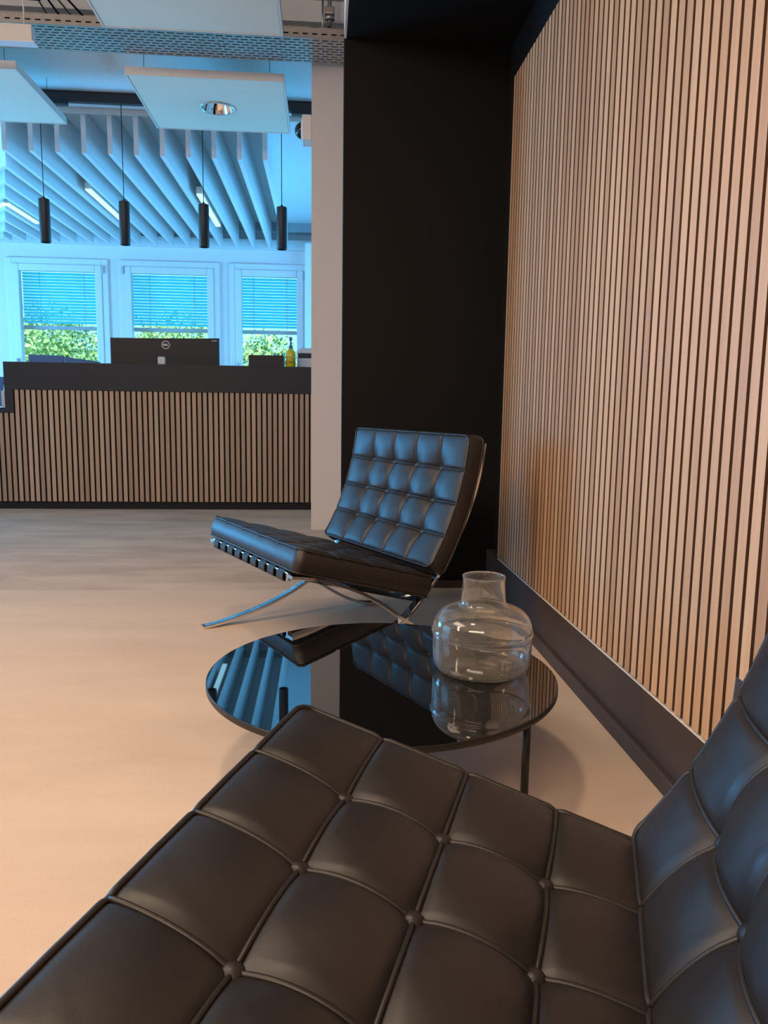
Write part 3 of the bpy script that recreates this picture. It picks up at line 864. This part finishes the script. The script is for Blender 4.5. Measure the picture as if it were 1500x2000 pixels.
def cushion(Lc, T, center, nu, nv, B, D, parent, name, mat, sag=0.0):
    PU, PV = W/5, Lc/4
    cr = 0.022
    btn = [(i*PU, j*PV) for i in range(1, 5) for j in range(1, 4)]
    def plan(u, v):
        cx = cr if u < cr else (W-cr if u > W-cr else None)
        cy = cr if v < cr else (Lc-cr if v > Lc-cr else None)
        if cx is None or cy is None: return u, v
        p, q = (u-cx)/cr, (v-cy)/cr
        return cx + cr*p*sqrt(1-q*q/2), cy + cr*q*sqrt(1-p*p/2)
    def hgt(u, v):
        a, b = (u/PU), (v/PV)
        sa, sb = abs(sin(pi*a)), abs(sin(pi*b))
        h = B*(max(sa*sb, 0))**0.48
        # seam crease
        da = abs(a-round(a))*PU; db = abs(b-round(b))*PV
        inner = 0
        if 0 < round(a) < 5: inner = max(inner, exp(-(da/0.006)**2)*0.004)
        if 0 < round(b) < 4: inner = max(inner, exp(-(db/0.006)**2)*0.004)
        h -= inner
        dd = 0
        for (x, y) in btn:
            r2 = (u-x)**2+(v-y)**2
            if r2 < 0.02: dd += exp(-(sqrt(r2)/0.043)**1.15)
        h -= D*min(dd, 1.0)
        # broad crown of the whole cushion
        h += 0.012*(sin(pi*min(max(u/W, 0), 1))**0.5)*(sin(pi*min(max(v/Lc, 0), 1))**0.5)
        return h
    def P(u, v, n):
        c, nn = center(v)
        q = c + nn*n
        return Vector((u, q.x, q.y))
    bm = bmesh.new()
    # grid lines clustered at the rounded corners
    def axis(n, L):
        s = [0, cr*.33, cr*.67] + [cr + (L-2*cr)*k/n for k in range(n+1)] + [L-cr*.67, L-cr*.33, L]
        return s
    U, Vv = axis(nu, W), axis(nv, Lc)
    grid = []
    for v in Vv:
        row = []
        for u in U:
            pu, pv = plan(u, v)
            row.append(bm.verts.new(P(pu, pv, T + hgt(pu, pv))))
        grid.append(row)
    for j in range(len(Vv)-1):
        for i in range(len(U)-1):
            bm.faces.new((grid[j][i], grid[j][i+1], grid[j+1][i+1], grid[j+1][i])).smooth = True
    # boundary loop (indices)
    loop = [(i, 0) for i in range(len(U)-1)] + [(len(U)-1, j) for j in range(len(Vv)-1)] + \
           [(i, len(Vv)-1) for i in range(len(U)-1, 0, -1)] + [(0, j) for j in range(len(Vv)-1, 0, -1)]
    pl2 = [plan(U[i], Vv[j]) for i, j in loop]
    N = len(loop)
    nor = []
    for k in range(N):
        a, b = Vector(pl2[k-1]), Vector(pl2[(k+1) % N]); d = (b-a).normalized(); nor.append(Vector((d.y, -d.x)))
    ring0 = [grid[j][i] for i, j in loop]
    levels = [(0.85, .004), (0.6, .0075), (0.35, .0075), (0.12, .004), (0.0, 0.0)]
    prev = ring0
    for (lv, bo) in levels:
        ring = []
        for k in range(N):
            u, v = pl2[k]; e = nor[k]*bo
            c, nn = center(min(max(v+0, 0), Lc))
            base = P(u+e.x, v, T*lv)
            if abs(e.y) > 1e-6:
                tg = Vector((nn.y, -nn.x)) * e.y
                base = base + Vector((0, tg.x, tg.y))
            ring.append(bm.verts.new(base))
        for k in range(N):
            bm.faces.new((prev[k], prev[(k+1) % N], ring[(k+1) % N], ring[k])).smooth = True
        prev = ring
    bot = prev
    # bottom
    c0 = [[None]*len(U) for _ in Vv]
    for k, (i, j) in enumerate(loop): c0[j][i] = bot[k]
    for j in range(1, len(Vv)-1):
        for i in range(1, len(U)-1):
            pu, pv = plan(U[i], Vv[j]); c0[j][i] = bm.verts.new(P(pu, pv, -0.004*0))
    for j in range(len(Vv)-1):
        for i in range(len(U)-1):
            bm.faces.new((c0[j][i], c0[j+1][i], c0[j+1][i+1], c0[j][i+1])).smooth = True
    body = link(name, bm, mat, parent, True, 55)
    # piping: outline welts + seam welts
    bm = bmesh.new()
    for lv in (1.0, 0.0):
        pts = []
        for k in range(N):
            u, v = pl2[k]; e = nor[k]*0.0015
            c, nn = center(v)
            q = P(u+e.x, v, T*lv + (hgt(u, v) if lv == 1.0 else 0) + (0.001 if lv else -0.001))
            tg = Vector((nn.y, -nn.x))*e.y
            pts.append(q + Vector((0, tg.x, tg.y)))
        tube(bm, pts, 0.0036, 8, True)
    for i in range(1, 5):
        n = int(Lc/0.005); pts = [P(i*PU, Lc*k/n, T+hgt(i*PU, Lc*k/n)+0.0030) for k in range(n+1)]
        tube(bm, pts, 0.0030, 8)
    for j in range(1, 4):
        n = int(W/0.005); pts = [P(W*k/n, j*PV, T+hgt(W*k/n, j*PV)+0.0028) for k in range(n+1)]
        tube(bm, pts, 0.0030, 8)
    link('piping', bm, mat, body, True)
    # buttons
    proto = None
    for (x, y) in btn:
        c, nn = center(y)
        p = P(x, y, T+hgt(x, y)+0.001)
        if proto is None:
            b = bmesh.new(); lathe(b, [(0, .0085), (.004, .0082), (.0075, .0068), (.0105, .0042), (.0118, .0008), (.0112, -.003), (.008, -.005), (0, -.005)], seg=24)
            proto = link('button', b, mat, body, True)
            o = proto
        else:
            o = proto.copy(); COL.objects.link(o)
        o.location = p
        o.rotation_euler = Vector((0, nn.x, nn.y)).to_track_quat('Z', 'Y').to_euler()
    return body

def make_chair():
    t = root('lounge_chair', (0, 0, 0), '', 'armchair')
    cushion(LS, 0.067, seat_center, 120, 84, 0.0090, 0.020, t, 'seat_cushion', M['leather'])
    cushion(LB, 0.058, back_center, 120, 84, 0.0090, 0.025, t, 'back_cushion', M['leather'])
    backbar = [(-.048, .006), (-.03, .0065), (.054, .019), (.182, .050), (.292, .090), (.383, .136), (.452, .192), (.533, .285), (.600, .385), (.660, .510), (.697, .630), (.712, .722)]
    seatbar = [(-.004, .334), (.055, .324), (.108, .310), (.216, .268), (.310, .215), (.385, .160), (.457, .113), (.549, .056), (.623, .023), (.680, .0085), (.735, .0065)]
    for nm, u0 in (('side_frame', 0.012), ('side_frame', W-0.047)):
        bm = bmesh.new()
        ribbon(bm, catmull([Vector(p) for p in backbar], 6), u0, u0+0.035, 0.0115)
        ribbon(bm, catmull([Vector(p) for p in seatbar], 6), u0+0.0004, u0+0.0346, 0.0115)
        link(nm, bm, M['chrome'], t)
    for (y, z) in ((0.001, 0.331), (0.475, 0.210), (0.706, 0.690), (0.553, 0.318)):
        bm = bmesh.new(); box(bm, 0.046, W-0.046, y-0.005, y+0.005, z-0.015, z+0.012, 0.002); link('cross_bar', bm, M['chrome'], t)
    # seat straps run front to back and loop around the bars; back straps likewise
    n = 9; pitch = (W-0.11)/n
    def strap(bm, u, wdt, loop):
        ribbon(bm, [Vector(p) for p in loop], u-wdt/2, u+wdt/2, 0.0032)
    for k in range(n):
        u = 0.055+pitch*(k+0.5)
        bm = bmesh.new()
        strap(bm, u, 0.045, [(0.46, .1955), (0.05, .3115), (0.012, .3165), (0.000, .3130), (-.0085, .3165), (-.0095, .325), (-.0085, .338), (0.000, .3465), (0.014, .3440), (0.10, .3220), (0.468, .2225), (0.482, .2220), (.4845, .210), (0.480, .1945), (0.46, .1955)])
        link('seat_strap', bm, M['strap'], t)
    n = 8; pitch = (W-0.11)/n
    for k in range(n):
        u = 0.055+pitch*(k+0.5)
        bm = bmesh.new()
        strap(bm, u, 0.045, [(0.545, .312), (0.605, .405), (0.655, .520), (0.688, .630), (0.698, .690), (0.702, .706), (0.713, .706), (0.716, .690), (0.704, .628), (0.672, .520), (0.622, .400), (0.562, .308), (0.549, .300), (0.545, .312)])
        link('back_strap', bm, M['strap'], t)
    return t
ch = make_chair()
ch.location = (-0.4236, 2.905, 0); ch.rotation_euler = (0, 0, radians(-62.917))
ch['label'] = 'far black tufted leather lounge chair on crossed chrome legs, in front of the black wall'
ch2 = copy_tree(ch)
ch2.location = (-0.047, 1.066, 0); ch2.rotation_euler = (0, 0, radians(-110.0))
ch2['label'] = 'near black tufted leather lounge chair cut by the bottom edge'
# small leather tab standing out of the near chair's back cushion edge
for c_ in bpy.data.objects:
    if c_.parent == ch2 and c_.name.startswith('back_cushion'):
        nb = c_
# the near chair's back cushion has slid down a little and leans further back
Rn = Matrix.Rotation(radians(-3.0), 4, 'X'); pv_ = Vector((0, 0.53, 0.30))
nb.rotation_euler = (radians(-3.0), 0, 0)
nb.location = pv_ - Rn @ pv_ + Vector((0, -0.004, -0.020))
bm = bmesh.new()
P0 = [(0.000, 0.578, 0.506), (0.000, 0.592, 0.540), (-0.011, 0.580, 0.546)]
vs = [bm.verts.new(p) for p in P0] + [bm.verts.new((p[0]+0.003, p[1]+0.001, p[2])) for p in P0]
bm.faces.new(vs[:3]); bm.faces.new(vs[3:])
for k in range(3): bm.faces.new((vs[k], vs[(k+1) % 3], vs[3+(k+1) % 3], vs[3+k]))
link('leather_tab', bm, M['leather'], nb)

# ================================================================== COFFEE TABLE
TC = (0.1375, 1.695); TR = 0.396; TH = 0.24
t = root('coffee_table', (TC[0], TC[1], 0), 'round low coffee table with glossy black top', 'coffee table')
bm = bmesh.new(); lathe(bm, [(0, TH), (TR-0.0022, TH), (TR-0.0022, TH-0.009), (0, TH-0.009)], seg=256); link('table_top', bm, M['table_glass'], t, True, 35)
bm = bmesh.new(); lathe(bm, [(TR-0.0021, TH-0.0006), (TR-0.0008, TH-0.0006), (TR, TH-0.0014), (TR, TH-0.0125), (TR-0.001, TH-0.014), (TR-0.03, TH-0.014), (TR-0.03, TH-0.0092), (TR-0.0021, TH-0.0092)], seg=256, closed=True); link('rim', bm, M['table_metal'], t, True, 35)
la = radians(-36)
for k in range(4):
    a = la + k*pi/2
    bm = bmesh.new(); r0 = TR-0.042
    tube(bm, [(r0*cos(a), r0*sin(a), TH-0.012), (r0*cos(a), r0*sin(a), 0.0)], [0.0085, 0.0085], 14)
    box(bm, r0*cos(a)-0.018, r0*cos(a)+0.018, r0*sin(a)-0.018, r0*sin(a)+0.018, TH-0.022, TH-0.016, 0.002)
    link('leg', bm, M['table_metal'], t)

# glass vase
VX, VY = 0.3693, 1.700
vs_out = [(0.0, 0.0), (0.082, 0.0), (0.0915, 0.003), (0.0975, 0.010), (0.1015, 0.022), (0.103, 0.040), (0.103, 0.070), (0.1035, 0.078), (0.1060, 0.082), (0.1060, 0.086), (0.1035, 0.090),
          (0.1025, 0.098), (0.099, 0.110), (0.091, 0.122), (0.078, 0.131), (0.062, 0.137), (0.052, 0.1395), (0.0475, 0.144), (0.0455, 0.155), (0.0445, 0.175), (0.0430, 0.185), (0.0440, 0.197), (0.0455, 0.2015)]
vs_in = [(0.0432, 0.2015), (0.0415, 0.197), (0.0405, 0.185), (0.0420, 0.175), (0.0430, 0.155), (0.0445, 0.1425), (0.050, 0.1370), (0.061, 0.1342), (0.077, 0.1283), (0.0895, 0.1195), (0.0968, 0.1085), (0.1000, 0.097), (0.1010, 0.088), (0.1010, 0.080),
         (0.1005, 0.040), (0.0990, 0.0225), (0.0950, 0.0115), (0.0895, 0.0060), (0.080, 0.0040), (0.050, 0.0075), (0.025, 0.0110), (0.0, 0.012)]
bm = bmesh.new(); lathe(bm, [(a*1.109, b*1.109) for a, b in vs_out + vs_in], seg=96)
o = link('glass_vase', bm, M['vase_glass'], None, True)
o.location = (VX, VY, TH+0.0005)
tag(o, 'wide clear glass vase with short neck standing on the coffee table', 'vase')
sm = o.modifiers.new('subdivision', 'SUBSURF'); sm.levels = 1; sm.render_levels = 1

# ================================================================== OUTSIDE
bm = bmesh.new(); box(bm, -60, 60, 11.5, 90, -3.2, -3.0)
struct('ground', bm, M['grass'])
def tree(x, y, z0, h, r, mat, label, seed):
    rd = random.Random(seed)
    t = root('tree', (x, y, z0), label, 'tree', 'trees outside the windows')
    bm = bmesh.new(); tube(bm, catmull([(0, 0, 0), (rd.uniform(-.2, .2), 0, h*.4), (rd.uniform(-.3, .3), 0, h*.8)], 4), [0.22-0.02*k for k in range(9)], 10); link('trunk', bm, M['bark'], t)
    bm = bmesh.new()
    blobs = [(Vector((rd.uniform(-.6, .6)*r, rd.uniform(-.6, .6)*r, h*rd.uniform(.45, .9))), r*rd.uniform(.35, .6)) for _ in range(16)]
    for _ in range(9000):
        c, br = rd.choice(blobs)
        d = Vector((rd.gauss(0, 1), rd.gauss(0, 1), rd.gauss(0, 1))).normalized()
        p = c + d*br*rd.uniform(.75, 1.05)
        s = rd.uniform(.06, .11)
        a = Vector((rd.gauss(0, 1), rd.gauss(0, 1), rd.gauss(0, 1))).normalized(); b = d.cross(a)
        if b.length < .1: continue
        b.normalize(); a = (a*.6 + d*.3).normalized()
        bm.faces.new([bm.verts.new(p + v) for v in (a*s, b*s*.5, -a*s, -b*s*.5)])
    link('crown', bm, mat, t)
tree(-8.2, 24.0, -3, 6.1, 2.0, M['leaf_a'], 'broad sunlit tree filling the leftmost window', 1)
tree(-5.9, 30.5, -3, 6.9, 2.4, M['leaf_a'], 'pale green tree in the middle window behind the monitor', 2)
tree(-1.7, 24.5, -3, 5.7, 1.9, M['leaf_a'], 'green tree low in the right window by the column', 4)
tree(-12.6, 35.0, -3, 7.6, 2.6, M['leaf_b'], 'darker distant tree at the far left of the leftmost window', 5)
